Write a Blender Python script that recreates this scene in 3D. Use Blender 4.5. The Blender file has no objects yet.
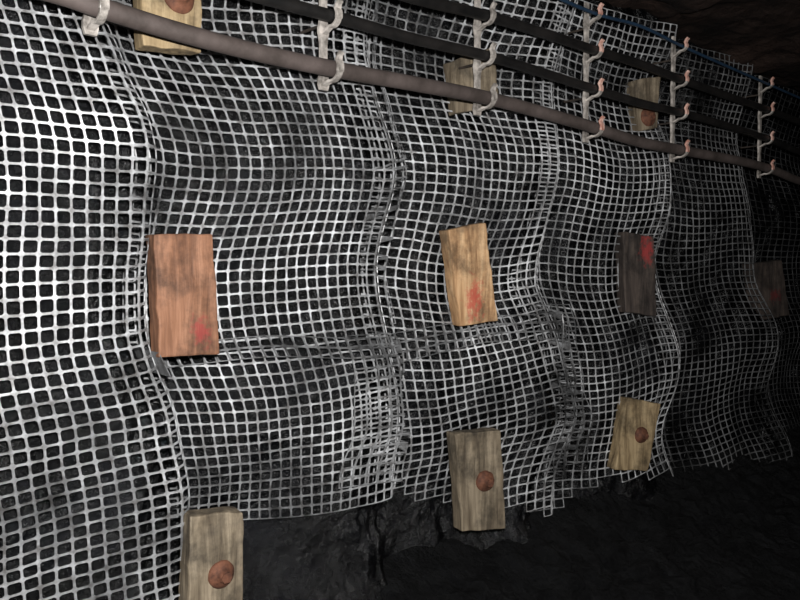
import bpy, bmesh, math, random
from mathutils import Vector, Euler, noise
random.seed(7)
sc = bpy.context.scene
F = 35/36*800
CAM = Vector((0, -2.2, 1.6))
ROT = Euler((math.radians(90-2.06), 0, math.radians(-44)), 'XYZ')
RM = ROT.to_matrix()

def unp(px, py, y0=0.0, a=0.0, xc=0.0):
    """point of the wall plane y = y0 - a*(x-xc) seen at a photo position"""
    d = RM @ Vector(((px-400)/F, -(py-300)/F, -1))
    t = (y0 + a*xc - CAM.y - a*CAM.x) / (d.y + a*d.x)
    return CAM + d*t

# ------------------------------------------------------------ materials
def newmat(name):
    m = bpy.data.materials.new(name); m.use_nodes = True
    nt = m.node_tree
    return m, nt, nt.nodes['Principled BSDF']
def N(nt, t, **k):
    n = nt.nodes.new(t)
    for a, b in k.items():
        if a in n.inputs.keys(): n.inputs[a].default_value = b
        else: setattr(n, a, b)
    return n
def ramp(nt, src, stops):
    r = nt.nodes.new('ShaderNodeValToRGB')
    e = r.color_ramp.elements
    while len(e) < len(stops): e.new(0.5)
    for i, (p, c) in enumerate(stops):
        e[i].position = p
        e[i].color = (c[0], c[1], c[2], 1) if hasattr(c, '__len__') else (c, c, c, 1)
    nt.links.new(src, r.inputs[0]); return r
def coords(nt, scale=(1,1,1), rnd=False):
    tc = nt.nodes.new('ShaderNodeTexCoord'); mp = nt.nodes.new('ShaderNodeMapping')
    mp.inputs['Scale'].default_value = scale
    nt.links.new(tc.outputs['Object'], mp.inputs['Vector'])
    return mp.outputs['Vector']

def rock_mat(name, dark, light, rough=(0.3,0.6), bump=0.6, sc1=3.0, spec=0.5, stops=(0.38,0.72), fine=28.0):
    m, nt, b = newmat(name); v = coords(nt)
    n1 = N(nt,'ShaderNodeTexNoise', Scale=sc1, Detail=12.0, Roughness=0.65)
    n2 = N(nt,'ShaderNodeTexNoise', Scale=fine, Detail=8.0, Roughness=0.7)
    vo = N(nt,'ShaderNodeTexVoronoi', Scale=11.0); vo.feature='F1'
    for n in (n1,n2,vo): nt.links.new(v, n.inputs['Vector'])
    r = ramp(nt, n1.outputs['Fac'], [(stops[0],dark),(stops[1],light)])
    nt.links.new(r.outputs[0], b.inputs['Base Color'])
    rr = ramp(nt, n2.outputs['Fac'], [(0.35,rough[0]),(0.65,rough[1])])
    nt.links.new(rr.outputs[0], b.inputs['Roughness'])
    b.inputs['Specular IOR Level'].default_value = spec
    ad = nt.nodes.new('ShaderNodeMath'); ad.operation='ADD'
    nt.links.new(n2.outputs['Fac'], ad.inputs[0]); nt.links.new(vo.outputs['Distance'], ad.inputs[1])
    bp = N(nt,'ShaderNodeBump', Strength=bump, Distance=0.03)
    nt.links.new(ad.outputs[0], bp.inputs['Height']); nt.links.new(bp.outputs[0], b.inputs['Normal'])
    return m
M_coal = rock_mat('coal', (0.001,0.001,0.0013), (0.010,0.0107,0.013), (0.14,0.36), 0.7, 3.0, 0.42, (0.46,0.80))
M_heap = rock_mat('loose_coal', (0.001,0.001,0.0013), (0.009,0.0095,0.0105), (0.4,0.7), 1.0, 7.0, 0.22, (0.42,0.75), 45.0)
M_roof = rock_mat('roof_rock', (0.006,0.0045,0.004), (0.05,0.030,0.023), (0.6,0.9), 0.9, 2.0, 0.2)
M_floor = rock_mat('floor_dirt', (0.002,0.002,0.002), (0.01,0.01,0.009), (0.5,0.9), 0.9, 2.0, 0.3)

def mesh_mat(name, bright, lo=0.34):
    m, nt, b = newmat(name); v = coords(nt)
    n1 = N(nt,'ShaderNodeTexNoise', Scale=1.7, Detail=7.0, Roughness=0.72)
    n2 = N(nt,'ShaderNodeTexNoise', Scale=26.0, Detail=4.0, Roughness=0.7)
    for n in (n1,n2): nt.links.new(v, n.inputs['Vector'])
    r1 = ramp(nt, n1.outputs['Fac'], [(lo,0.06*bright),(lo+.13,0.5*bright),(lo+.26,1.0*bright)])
    r2 = ramp(nt, n2.outputs['Fac'], [(0.34,(0.28,0.27,0.265)),(0.62,(0.90,0.92,0.94))])
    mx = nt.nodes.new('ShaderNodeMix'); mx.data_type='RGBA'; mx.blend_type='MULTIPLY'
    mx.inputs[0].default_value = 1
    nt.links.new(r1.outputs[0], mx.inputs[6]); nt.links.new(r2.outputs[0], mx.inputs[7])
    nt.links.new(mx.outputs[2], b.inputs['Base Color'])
    b.inputs['Roughness'].default_value = 0.33
    return m

def wood_mat(name, c0, c1, c2, red=None):
    m, nt, b = newmat(name)
    v = coords(nt, (22,22,2.2)); v2 = coords(nt)
    n1 = N(nt,'ShaderNodeTexNoise', Scale=1.6, Detail=8.0, Roughness=0.6, Distortion=0.6)
    nt.links.new(v, n1.inputs['Vector'])
    n2 = N(nt,'ShaderNodeTexNoise', Scale=7.0, Detail=6.0, Roughness=0.7)
    nt.links.new(v2, n2.inputs['Vector'])
    r = ramp(nt, n1.outputs['Fac'], [(0.3,c0),(0.52,c1),(0.72,c2)])
    d = ramp(nt, n2.outputs['Fac'], [(0.36,0.15),(0.58,1.0)])
    mx = nt.nodes.new('ShaderNodeMix'); mx.data_type='RGBA'; mx.blend_type='MULTIPLY'; mx.inputs[0].default_value=0.8
    nt.links.new(r.outputs[0], mx.inputs[6]); nt.links.new(d.outputs[0], mx.inputs[7])
    out = mx.outputs[2]
    if red:
        ds = nt.nodes.new('ShaderNodeVectorMath'); ds.operation='SUBTRACT'
        ds.inputs[1].default_value = (red[0],0,red[1]); nt.links.new(v2, ds.inputs[0])
        mp = nt.nodes.new('ShaderNodeVectorMath'); mp.operation='MULTIPLY'; mp.inputs[1].default_value=(1/red[2],0,1/red[3])
        nt.links.new(ds.outputs[0], mp.inputs[0])
        ln = nt.nodes.new('ShaderNodeVectorMath'); ln.operation='LENGTH'; nt.links.new(mp.outputs[0], ln.inputs[0])
        n3 = N(nt,'ShaderNodeTexNoise', Scale=38.0, Detail=6.0, Roughness=0.7); nt.links.new(v2, n3.inputs['Vector'])
        ad = nt.nodes.new('ShaderNodeMath'); ad.operation='MULTIPLY_ADD'; ad.inputs[1].default_value=3.6
        nt.links.new(n3.outputs['Fac'], ad.inputs[0]); nt.links.new(ln.outputs['Value'], ad.inputs[2])
        dv = nt.nodes.new('ShaderNodeMath'); dv.operation='DIVIDE'; dv.inputs[1].default_value=2.9
        nt.links.new(ad.outputs[0], dv.inputs[0])
        rr = ramp(nt, dv.outputs[0], [(0.0,0.85),(0.72,0.75),(1.0,0.0)])
        m2 = nt.nodes.new('ShaderNodeMix'); m2.data_type='RGBA'
        nt.links.new(rr.outputs[0], m2.inputs[0]); nt.links.new(out, m2.inputs[6]); m2.inputs[7].default_value=(*red[4],1)
        out = m2.outputs[2]
    nt.links.new(out, b.inputs['Base Color'])
    b.inputs['Roughness'].default_value = 0.75
    bp = N(nt,'ShaderNodeBump', Strength=0.7, Distance=0.006)
    nt.links.new(n1.outputs['Fac'], bp.inputs['Height']); nt.links.new(bp.outputs[0], b.inputs['Normal'])
    return m

def simple_mat(name, c0, c1, rough=0.5, scale=20, metal=0.0, bump=0.2):
    m, nt, b = newmat(name); v = coords(nt)
    n1 = N(nt,'ShaderNodeTexNoise', Scale=scale, Detail=6.0, Roughness=0.65); nt.links.new(v, n1.inputs['Vector'])
    r = ramp(nt, n1.outputs['Fac'], [(0.35,c0),(0.65,c1)])
    nt.links.new(r.outputs[0], b.inputs['Base Color'])
    b.inputs['Roughness'].default_value = rough; b.inputs['Metallic'].default_value = metal
    bp = N(nt,'ShaderNodeBump', Strength=bump, Distance=0.004)
    nt.links.new(n1.outputs['Fac'], bp.inputs['Height']); nt.links.new(bp.outputs[0], b.inputs['Normal'])
    return m
M_rust = simple_mat('rusty_steel', (0.06,0.022,0.012), (0.19,0.075,0.04), 0.8, 34, 0.1, 0.6)
M_cabA = simple_mat('dusty_cable_sheath', (0.05,0.038,0.033), (0.115,0.090,0.082), 0.7, 7, 0, .3)
M_cabB = simple_mat('black_rubber', (0.005,0.005,0.005), (0.018,0.016,0.015), 0.5, 9)
M_blue = simple_mat('blue_cable_sheath', (0.012,0.03,0.06), (0.025,0.06,0.11), 0.5, 9)
M_hang = simple_mat('hanger_plastic', (0.15,0.135,0.12), (0.62,0.57,0.52), 0.4, 26)
M_tip = simple_mat('hanger_red_plastic', (0.42,0.17,0.12), (0.95,0.66,0.56), 0.4, 26)
M_pin = simple_mat('pin_steel', (0.02,0.016,0.013), (0.06,0.045,0.035), 0.6, 26)

# ------------------------------------------------------------ wall panels
OUT, INN = -0.12, 0.06
def edge(pts, y=OUT):
    L = [unp(x, py, y) for x, py in pts]
    return sorted([(p.z, p.x) for p in L])
def lerp_tab(tab, z):
    if z <= tab[0][0]: return tab[0][1]
    for (a, b), (c, d) in zip(tab, tab[1:]):
        if z <= c:
            t = (z-a)/(c-a); t = t*t*(3-2*t)*0.5 + t*0.5
            return b + (d-b)*t
    return tab[-1][1]
E = [
 [(0,0.05),(4,0.05)],
 edge([(105,-60),(112,0),(124,60),(146,150),(150,250),(152,330),(176,420),(194,500),(206,620)]),
 edge([(380,-60),(374,60),(392,180),(385,260),(386,340),(400,490),(405,560)]),
 edge([(572,-20),(560,90),(553,200),(545,280),(560,360),(580,420),(556,520)]),
 edge([(678,0),(668,100),(668,250),(672,350),(676,480)]),
 edge([(748,60),(735,180),(760,280),(772,350),(786,470)]),
 [(0,8.6),(4,8.6)],
]
def sm(a,b,x):
    t = max(0,min(1,(x-a)/(b-a))); return t*t*(3-2*t)
BL = [(1.22,1.6),(2.62,1.6),(4.05,1.55),(5.8,1.55),(1.35,.69),(2.66,.69),(4.0,.69),(1.2,2.4),(2.6,2.43),(4.1,2.55)]
def D(X, z):
    """the lagging bellies out between the bolt rows and is pinched at the blocks"""
    b = 0.075*math.sin(math.pi*(z-.69)/.9)**2
    for bx, bz in BL:
        b -= 0.05*math.exp(-((X-bx)**2+(z-bz)**2)/0.06)
    b += 0.06*noise.noise(Vector((X*1.2, z*1.5, 3.1)))
    b += 0.018*noise.noise(Vector((X*3.2, z*3.6, 8.1)))
    b += 0.004*noise.noise(Vector((X*9, z*8, 1.1)))
    return -b
def env(X, z):
    for k in range(6):
        l = lerp_tab(E[k], z); r = lerp_tab(E[k+1], z)
        if X < r or k == 5:
            s = max(0,min(1,(X-l)/max(r-l,.01)))
            return INN + (OUT-INN)*s
def obj_from(name, verts, faces, mat, smooth=True, parent=None):
    me = bpy.data.meshes.new(name); me.from_pydata(verts, [], faces); me.update()
    if mat: me.materials.append(mat)
    if smooth:
        for p in me.polygons: p.use_smooth = True
    o = bpy.data.objects.new(name, me); sc.collection.objects.link(o)
    if parent: o.parent = parent
    return o

bot = {
 0:[(-80,760),(240,760)],
 1:[(150,515),(190,522),(245,524),(330,508),(390,488),(410,486)],
 2:[(380,488),(400,490),(440,503),(510,504),(556,514)],
 3:[(540,518),(560,512),(580,492),(605,478),(640,472),(676,470)],
 4:[(660,470),(700,470),(740,462),(800,455)],
 5:[(740,470),(800,455),(900,420)],
}
def grid_net(P, nu, nv, cw, chh, sw, keep, mat):
    verts=[]; faces=[]; cor={}
    def C(i,j):
        if (i,j) not in cor:
            cor[(i,j)] = len(verts); verts.append(P(i,j))
        return cor[(i,j)]
    for j in range(nv):
        for i in range(nu):
            if not keep(P(i+.5, j+.5)): continue
            hx, hz = sw/cw, sw/chh
            cx, cz = 0.12*chh/cw, 0.12
            c = [C(i,j),C(i+1,j),C(i+1,j+1),C(i,j+1)]
            o = []
            for (a,b) in [(hx+cx,hz),(1-hx-cx,hz),(1-hx,hz+cz),(1-hx,1-hz-cz),(1-hx-cx,1-hz),(hx+cx,1-hz),(hx,1-hz-cz),(hx,hz+cz)]:
                o.append(len(verts)); verts.append(P(i+a,j+b))
            faces += [(c[0],o[0],o[1],c[1]),(c[1],o[2],o[3],c[2]),(c[2],o[4],o[5],c[3]),(c[3],o[6],o[7],c[0]),
                      (c[0],o[7],o[0]),(c[1],o[1],o[2]),(c[2],o[3],o[4]),(c[3],o[5],o[6])]
    ob = obj_from('plastic_geogrid', verts, faces, mat, smooth=False)
    md = ob.modifiers.new('thick','SOLIDIFY'); md.thickness = 0.003; md.offset = 0
    return ob
def geogrid(k, cw, chh, ov, mat, sw=0.0030):
    bt = sorted([(p.x,p.z) for p in (unp(x,y,-0.03) for x,y in bot[k])])
    zt = 2.96
    XLm = lerp_tab(E[k],1.6)-ov; XRm = lerp_tab(E[k+1],1.6)
    nu = max(3, round((XRm-XLm)/cw)); nv = int((zt-0.15)/chh)
    ph = k*3.7
    def P(u, v):
        z = zt - v*chh
        l = lerp_tab(E[k], z)-ov; r = lerp_tab(E[k+1], z)
        s = u/nu
        X = l+(r-l)*s
        Wn = noise.noise(Vector((X*1.5+ph, z*1.3, 0)))
        Wm = noise.noise(Vector((X*1.5, z*1.3+ph, 9)))
        X2 = X + 0.02*Wn + 0.004*noise.noise(Vector((X*8, z*8, ph)))
        z2 = z + 0.04*Wm + 0.004*noise.noise(Vector((X*8, z*8, ph+4)))
        z2 -= 0.03*math.sin(math.pi*s)
        y = INN + (OUT-INN)*max(0,(X-(l+ov)))/max(r-l-ov,.01)
        if X < l+ov: y = INN + 0.0
        if s > 0.95: y += ((s-.95)/.05)**2*0.04
        y += D(X2, z2)
        return (X2, y, z2)
    return grid_net(P, nu, nv, cw, chh, sw, lambda m: m[2] >= lerp_tab(bt, m[0]), mat)
def strip(L, R, ztf, zbf, cw, chh, mat, sw, ph, lift=0.018):
    """extra lap of netting lying on the panels, edges L,R = X tables over z"""
    zt = max(ztf(lerp_tab(L,1.5)), ztf(lerp_tab(R,1.5))); zb = min(zbf(lerp_tab(L,1.)), zbf(lerp_tab(R,1.)))
    nu = max(2, round((lerp_tab(R,(zt+zb)/2)-lerp_tab(L,(zt+zb)/2))/cw)); nv = max(2,int((zt-zb)/chh))
    def P(u,v):
        s=u/nu
        z=zt-v*chh
        l=lerp_tab(L,z); r=lerp_tab(R,z); X=l+(r-l)*s
        z2 = z + 0.03*noise.noise(Vector((X*2,z*2,ph)))
        if ztf is not zbf: z2 += (ztf(X)-zt)*1.0
        X2 = X + 0.02*noise.noise(Vector((X*2+ph,z*2,2)))
        return (X2, env(X2,z2)+D(X2,z2)-lift-0.008*math.sin(z*25+ph), z2)
    return grid_net(P, nu, nv, cw, chh, sw, lambda m: True, mat)

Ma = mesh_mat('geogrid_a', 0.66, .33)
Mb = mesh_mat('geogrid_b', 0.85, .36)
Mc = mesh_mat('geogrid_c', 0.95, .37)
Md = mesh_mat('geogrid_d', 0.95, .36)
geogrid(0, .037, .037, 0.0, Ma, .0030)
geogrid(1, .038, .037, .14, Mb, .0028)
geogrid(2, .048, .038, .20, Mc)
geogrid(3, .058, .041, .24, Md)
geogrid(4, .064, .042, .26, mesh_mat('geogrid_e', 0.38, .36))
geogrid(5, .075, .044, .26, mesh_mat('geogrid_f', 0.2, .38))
# laps
def zl(pts):
    t = sorted([(p.x,p.z) for p in (unp(a,b,-.05) for a,b in pts)])
    return lambda X: lerp_tab(t, X)
c = lambda z: (lambda X: z)
Ms = mesh_mat('geogrid_s', 0.55, .38)
strip(edge([(337,330),(335,420),(333,500)],-.07), edge([(386,340),(392,420),(396,490)],-.10), c(1.38), c(.80), .045,.037, Ms,.0028, 1.0)
strip(edge([(372,-40),(366,60),(382,180),(376,330)],-.09), E[2], c(2.9), c(1.42), .045,.037, Ms,.0028, 3.0)
strip(edge([(545,280),(545,360),(556,420),(548,500)],-.09), edge([(566,280),(572,360),(588,420),(580,500)],-.02), c(1.45), c(.62), .058,.041, Ms,.003, 5.0, .03)
Mg = mesh_mat('geogrid_g',.4,.38)
strip(E[1], E[2], zl([(150,352),(270,338),(390,332)]), zl([(150,372),(390,345)]), .038,.036, Mg,.0028, 7.0)
strip(E[2], E[3], zl([(390,335),(470,318),(550,308)]), zl([(390,348),(550,330)]), .046,.037, Mg,.003, 11.0)

# ------------------------------------------------------------ room shell
def grid_surface(name, nu, nv, fn, mat):
    vs=[fn(i/nu,j/nv) for j in range(nv+1) for i in range(nu+1)]
    fs=[(j*(nu+1)+i, j*(nu+1)+i+1, (j+1)*(nu+1)+i+1, (j+1)*(nu+1)+i) for j in range(nv) for i in range(nu)]
    return obj_from(name, vs, fs, mat)
def wallfn(u, v):
    X = -2.7 + 11.9*u; z = 0.0+3.05*v
    e = sum(env(X+d, z) for d in (-.12,-.06,0,.06,.12))/5
    e = max(e, env(X,z))
    zz = min(max(z,0.3),3.0)
    y = e + D(X, zz) + 0.055
    y += 0.06*abs(noise.fractal(Vector((X*3,z*3,2)), 0.9, 2.0, 5))
    return (X, y, z)
grid_surface('wall_left', 560, 150, wallfn, M_coal)
def rfn(u, v):
    X=-2.7+11.9*u; z=3.05*v
    return (X, -4.6+0.2*noise.fractal(Vector((X*1.2,z*1.2,7)),1.0,2.0,4), z)
grid_surface('wall_right', 120, 40, rfn, M_coal)
def endfn(xx):
    def f(u,v):
        y=-4.8+5.1*u; z=3.05*v
        return (xx+0.2*noise.fractal(Vector((y*1.2,z*1.2,xx)),1.0,2.0,4), y, z)
    return f
grid_surface('wall_back', 50, 35, endfn(-2.7), M_coal)
grid_surface('wall_front', 50, 35, endfn(9.2), M_coal)
def cfn(u, v):
    X=-3+12.5*u; y=-4.9+5.4*v
    z = 2.99 + 0.14*noise.fractal(Vector((X*1.1,y*1.1,17)),1.0,2.0,5) - 0.05*abs(noise.noise(Vector((X*4,y*4,1))))
    return (X,y,z)
grid_surface('ceiling', 260, 110, cfn, M_roof)
def ffn(u, v):
    X=-3+12.5*u; y=-4.9+5.4*v
    return (X,y,0.05*noise.fractal(Vector((X*1.5,y*1.5,27)),1.0,2.0,4))
grid_surface('floor', 200, 90, ffn, M_floor)
# loose coal banked against the foot of the wall
def hfn(u, v):
    X=-2.4+11.2*u
    top = 0.48 + 0.06*noise.noise(Vector((X*1.3,0,4)))
    z = top*(1-v)**1.15 - 0.02
    y = 0.06 - 1.0*v
    q = noise.fractal(Vector((X*4.5,y*4.5,z*4.5+7)),0.7,2.0,6)
    d,_ = noise.voronoi(Vector((X*9,y*9,z*9)))
    w = math.sin(math.pi*min(1,v*1.1+0.05)) if v<0.95 else 0.1
    return (X, y - 0.04*q*w, z + (0.04*q-0.05*d[0])*w)
grid_surface('coal_heap', 700, 80, hfn, M_heap)

# ------------------------------------------------------------ timber blocks
W_orange = [(0.11,0.045,0.022),(0.24,0.11,0.058),(0.38,0.19,0.11)]
W_tan = [(0.24,0.12,0.05),(0.50,0.30,0.15),(0.72,0.49,0.28)]
W_grey = [(0.07,0.050,0.032),(0.19,0.15,0.10),(0.35,0.285,0.20)]
W_yel = [(0.12,.08,.038),(.33,.24,.13),(.50,.38,.22)]
W_dark = [(0.02,0.014,0.012),(0.055,0.042,0.035),(0.1,0.075,0.06)]
RED=(0.45,0.05,0.035)
def block(corners, yf, a, wood, bolt=None, red=None, th=0.07, br=0.045):
    cx = sum(c[0] for c in corners)/4; cy = sum(c[1] for c in corners)/4
    ctr = unp(cx, cy, yf)
    P = [unp(x,y,yf,a,ctr.x) for x,y in corners]     # TL TR BR BL
    c = sum(P, Vector())/4
    emp = bpy.data.objects.new('wooden_block', None); sc.collection.objects.link(emp); emp.location = c
    emp.empty_display_size = .1
    nrm = (P[1]-P[0]).cross(P[3]-P[0]).normalized()
    if nrm.y > 0: nrm = -nrm
    bm = bmesh.new()
    f = [bm.verts.new(p-c) for p in P]; b = [bm.verts.new(p-c-nrm*th) for p in P]
    bm.faces.new(f); bm.faces.new(b[::-1])
    for i in range(4): bm.faces.new((f[i],b[i],b[(i+1)%4],f[(i+1)%4]))
    bmesh.ops.recalc_face_normals(bm, faces=bm.faces)
    bmesh.ops.bevel(bm, geom=list(bm.edges), offset=0.006, segments=2, affect='EDGES', profile=0.6)
    bmesh.ops.subdivide_edges(bm, edges=[e for e in bm.edges if e.calc_length()>0.05], cuts=9, use_grid_fill=True)
    for v in bm.verts:
        n = noise.noise_vector(v.co*18+c); n2 = noise.noise_vector(v.co*4+c)
        v.co += n*0.005 + n2*0.006
    me = bpy.data.meshes.new('timber'); bm.to_mesh(me); bm.free()
    rr=None
    if red:
        q = unp(red[0],red[1],yf,a,ctr.x)-c; rr=(q.x,q.z,red[2],red[3],red[4] if len(red)>4 else RED)
    me.materials.append(wood_mat('weathered_timber', *wood, red=rr))
    o = bpy.data.objects.new('timber', me); sc.collection.objects.link(o); o.parent = emp
    if bolt:
        q = unp(bolt[0],bolt[1],yf,a,ctr.x)-c
        bm = bmesh.new()
        prof = [(br,-0.006),(br,0.004),(br*.93,0.009),(br*.6,0.017),(br*.42,0.022),(br*.40,0.034),(br*.34,0.037),(0.0,0.038)]
        seg=28; rings=[]
        zax = nrm; xax = Vector((0,0,1)).cross(zax).normalized(); yax = zax.cross(xax)
        for (r,h) in prof:
            if r==0: rings.append([bm.verts.new(q+zax*h)]); continue
            rings.append([bm.verts.new(q+zax*h+(xax*math.cos(2*math.pi*i/seg)+yax*math.sin(2*math.pi*i/seg))*r*(1+.05*noise.noise(Vector((i*.7,r*30,c.x))))) for i in range(seg)])
        for A_,B_ in zip(rings,rings[1:]):
            for i in range(seg):
                if len(B_)==1: bm.faces.new((A_[i],A_[(i+1)%seg],B_[0]))
                else: bm.faces.new((A_[i],A_[(i+1)%seg],B_[(i+1)%seg],B_[i]))
        bmesh.ops.recalc_face_normals(bm, faces=bm.faces)
        me = bpy.data.meshes.new('bolt_washer'); bm.to_mesh(me); bm.free(); me.materials.append(M_rust)
        for p in me.polygons: p.use_smooth=True
        o = bpy.data.objects.new('bolt_washer', me); sc.collection.objects.link(o); o.parent=emp
        bm = bmesh.new()
        R1=[bm.verts.new(q+zax*0.03+(xax*math.cos(math.pi*i/3)+yax*math.sin(math.pi*i/3))*0.017) for i in range(6)]
        R2=[bm.verts.new(v.co+zax*0.012) for v in R1]
        bm.faces.new(R2)
        for i in range(6): bm.faces.new((R1[i],R1[(i+1)%6],R2[(i+1)%6],R2[i]))
        bmesh.ops.recalc_face_normals(bm, faces=bm.faces)
        me = bpy.data.meshes.new('bolt_nut'); bm.to_mesh(me); bm.free(); me.materials.append(M_rust)
        o = bpy.data.objects.new('bolt_nut', me); sc.collection.objects.link(o); o.parent=emp
    return emp
block([(153,234),(213,233),(219,355),(159,358)], -.15, .10, W_orange, red=(201,330,.03,.045,(.28,.035,.03)))
block([(448,229),(485,223),(498,320),(461,326)], -.14, .25, W_tan, red=(474,299,.045,.09))
block([(623,232),(654,236),(657,316),(626,312)], -.13, .35, W_dark, red=(647,250,.045,.08,(.35,.03,.03)))
block([(750,264),(782,260),(790,315),(759,320)], -.12, .35, W_dark, red=(775,295,.06,.05,(.12,.015,.015)))  # light falloff put into the colour: darker wood, dimmer red
block([(189,516),(243,511),(242,612),(188,618)], -.17, .10, W_grey, bolt=(221,574), br=.042)
block([(455,433),(501,430),(506,528),(462,532)], -.16, .30, W_grey, bolt=(485,481), br=.043)
block([(628,398),(661,404),(648,471),(615,470)], -.15, .35, W_yel, bolt=(641,435), br=.043)
block([(141,-30),(203,-30),(201,51),(142,45)], -.14, .10, W_yel, bolt=(179,-2), br=.045)
block([(452,60),(495,46),(498,106),(458,113)], -.11, .25, W_grey)
block([(635,80),(661,76),(657,128),(639,131)], -.12, .35, W_grey, bolt=(648,117), br=.05)

# ------------------------------------------------------------ cables + hangers
YC = -0.235
def cable(name, pix, rad, mat, y=YC):
    pts = [unp(a,b,y) for a,b in pix]
    d0 = (pts[0]-pts[1]).normalized()
    pts = [pts[0]+Vector((d0.x,0,0))*1.6+Vector((0,0,0.02))] + pts + [pts[-1]+Vector((1,0,-0.0))*0.9]
    cu = bpy.data.curves.new(name,'CURVE'); cu.dimensions='3D'; cu.bevel_depth=rad; cu.bevel_resolution=6; cu.resolution_u=16
    sp = cu.splines.new('BEZIER'); sp.bezier_points.add(len(pts)-1)
    for bp_, p in zip(sp.bezier_points, pts):
        bp_.co=p; bp_.handle_left_type=bp_.handle_right_type='AUTO'
    cu.use_fill_caps=True; cu.materials.append(mat)
    o = bpy.data.objects.new(name,cu); sc.collection.objects.link(o); return o
A=[(60,-6),(98,7),(200,38),(333,69),(410,83),(487,98),(540,112),(595,128),(640,142),(681,150),(767,168),(800,181)]
B=[(250,-6),(335,17),(410,38),(487,56),(540,72),(597,90),(640,103),(682,113),(768,139),(800,152)]
Cc=[(400,-6),(487,16),(540,32),(597,51),(640,64),(682,80),(768,110),(800,122)]
Dd=[(545,-8),(597,14),(640,26),(682,46),(768,84),(800,98)]
cable('power_cable', A, .0265, M_cabA)
cable('power_cable', B, .020, M_cabB)
cable('power_cable', Cc, .021, M_cabB)
cable('signal_wire', Dd, .008, M_blue)

def ribbon(path, width, th, mat, name, parent):
    bm=bmesh.new(); prev=None; n=len(path)
    for i,p in enumerate(path):
        a=path[max(0,i-1)]; b=path[min(n-1,i+1)]
        t=(b-a).normalized(); nn=Vector((0,-t.z,t.y))
        w = width*(1 if i<n-2 else .8)
        r=[bm.verts.new(p+Vector((sx*w/2,0,0))+nn*sy*th/2) for sx,sy in ((-1,-1),(1,-1),(1,1),(-1,1))]
        if prev:
            for q in range(4): bm.faces.new((prev[q],prev[(q+1)%4],r[(q+1)%4],r[q]))
        else: bm.faces.new(r[::-1])
        prev=r
    bm.faces.new(prev)
    bmesh.ops.recalc_face_normals(bm, faces=bm.faces)
    me=bpy.data.meshes.new(name); bm.to_mesh(me); bm.free(); me.materials.append(mat)
    o=bpy.data.objects.new(name,me); sc.collection.objects.link(o); o.parent=parent
    m=o.modifiers.new('b','BEVEL'); m.width=.002; m.segments=2
    return o
def zat(pix, X):
    pts=sorted([(p.x,p.z) for p in (unp(a,b,YC) for a,b in pix)])
    if X<=pts[0][0]:
        (a,b),(c,d)=pts[0],pts[1]; return b+(d-b)/(c-a)*(X-a)
    for (a,b),(c,d) in zip(pts,pts[1:]):
        if X<=c: return b+(d-b)*(X-a)/(c-a)
    return pts[-1][1]
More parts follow.
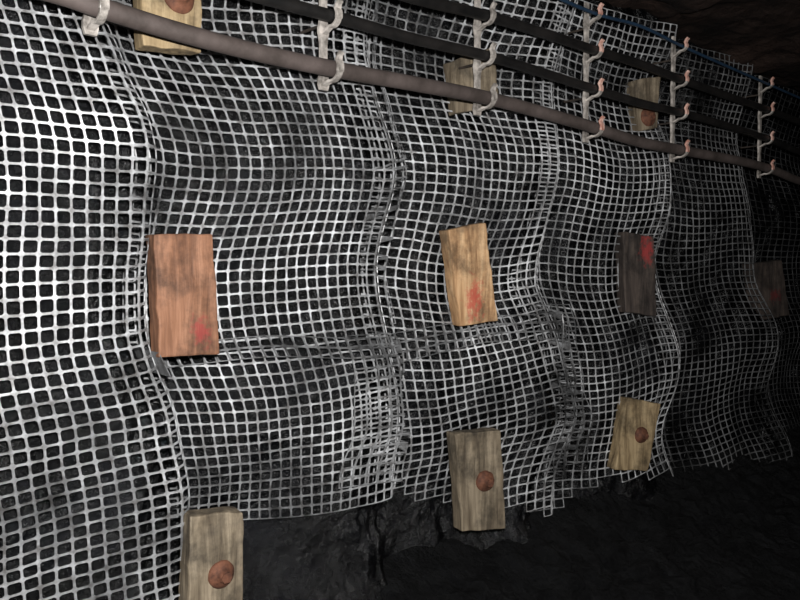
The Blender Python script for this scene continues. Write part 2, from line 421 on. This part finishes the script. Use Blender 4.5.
def hanger(px, py, red):
    X = unp(px,py,YC).x
    zs=[zat(A,X)]
    for pix in (B,Cc,Dd):
        z=zat(pix,X)
        lo=unp(pix[0][0],pix[0][1],YC).x
        if X<lo: z=zs[-1]+.19
        zs.append(z)
    emp=bpy.data.objects.new('cable_hanger',None); sc.collection.objects.link(emp); emp.location=(X,YC,zs[0]); emp.empty_display_size=.1
    ys=0.050
    top=min(max(zs)-zs[0]+.06, 2.9-zs[0])
    n=40; zb=-.06
    bm=bmesh.new(); prev=None
    for i in range(n+1):
        z=zb+(top-zb)*i/n
        w=.026
        for q in zs:
            w+= .016*math.exp(-((z-(q-zs[0])+.035)/.022)**2)
        r=[bm.verts.new((sx*w/2,ys+sy*.006,z)) for sx,sy in ((-1,-1),(1,-1),(1,1),(-1,1))]
        if prev:
            for q in range(4): bm.faces.new((prev[q],prev[(q+1)%4],r[(q+1)%4],r[q]))
        else: bm.faces.new(r[::-1])
        prev=r
    bm.faces.new(prev); bmesh.ops.recalc_face_normals(bm, faces=bm.faces)
    me=bpy.data.meshes.new('back_strip'); bm.to_mesh(me); bm.free(); me.materials.append(M_hang)
    o=bpy.data.objects.new('back_strip',me); sc.collection.objects.link(o); o.parent=emp
    for zz in (top*.25, top*.8):
        ribbon([Vector((0,ys+.006,zz)),Vector((0,ys+.06,zz)),Vector((0,ys+.12,zz))],.009,.009,M_pin,'anchor_pin',emp)
    for i,z in enumerate(zs):
        zc=z-zs[0]
        if zc>top: continue
        r=.038 if i==0 else .031
        if i==3: r=.024
        path=[Vector((0,ys,zc-.045)),Vector((0,ys-.012,zc-.042))]
        for q in range(0,13):
            an=math.radians(-70-q*(150/12))
            path.append(Vector((0, r*math.cos(an)*1.0, zc+r*math.sin(an))))
        tip=path[-1]
        path2=[tip, tip+Vector((0,-.006,.014)), tip+Vector((0,-.016,.022))]
        ribbon(path,.022,.009,M_hang,'hook_%d'%(i+1),emp)
        ribbon([path[-6],path[-5],path[-4],path[-3],path[-2]]+path2,.025,.011,M_tip if red else M_hang,'hook_tip_%d'%(i+1),emp)
hanger(98,7,False); hanger(333,68,False); hanger(487,98,False)
hanger(595,129,True); hanger(681,150,True); hanger(767,169,True)

# ------------------------------------------------------------ lights
def lamp(name, loc, tgt, power, size, col, spot=None):
    l=bpy.data.lights.new(name,'SPOT' if spot else 'AREA'); l.energy=power; l.color=col
    if spot: l.spot_size=math.radians(spot); l.spot_blend=.7; l.shadow_soft_size=size
    else: l.size=size
    o=bpy.data.objects.new(name,l); sc.collection.objects.link(o); o.location=loc
    o.rotation_euler=(Vector(tgt)-Vector(loc)).to_track_quat('-Z','Y').to_euler(); return o
lamp('camera_flash',(0.06,-2.22,1.74),(2.7,0,1.58),430,.03,(1,.985,.97),spot=112)
lamp('right_fill_spot',(2.2,-2.6,1.9),(3.7,0,1.5),40,.05,(1,.96,.92),spot=75)  # added fill spot that lifts the right part of the wall
w=bpy.data.worlds.new('world'); sc.world=w; w.use_nodes=True
w.node_tree.nodes['Background'].inputs[0].default_value=(.02,.02,.022,1)
sc.view_settings.view_transform='Standard'

cd=bpy.data.cameras.new('camera'); cd.lens=35; cd.sensor_width=36
co=bpy.data.objects.new('camera',cd); sc.collection.objects.link(co)
co.location=CAM; co.rotation_euler=ROT; cd.clip_start=.02
sc.camera=co
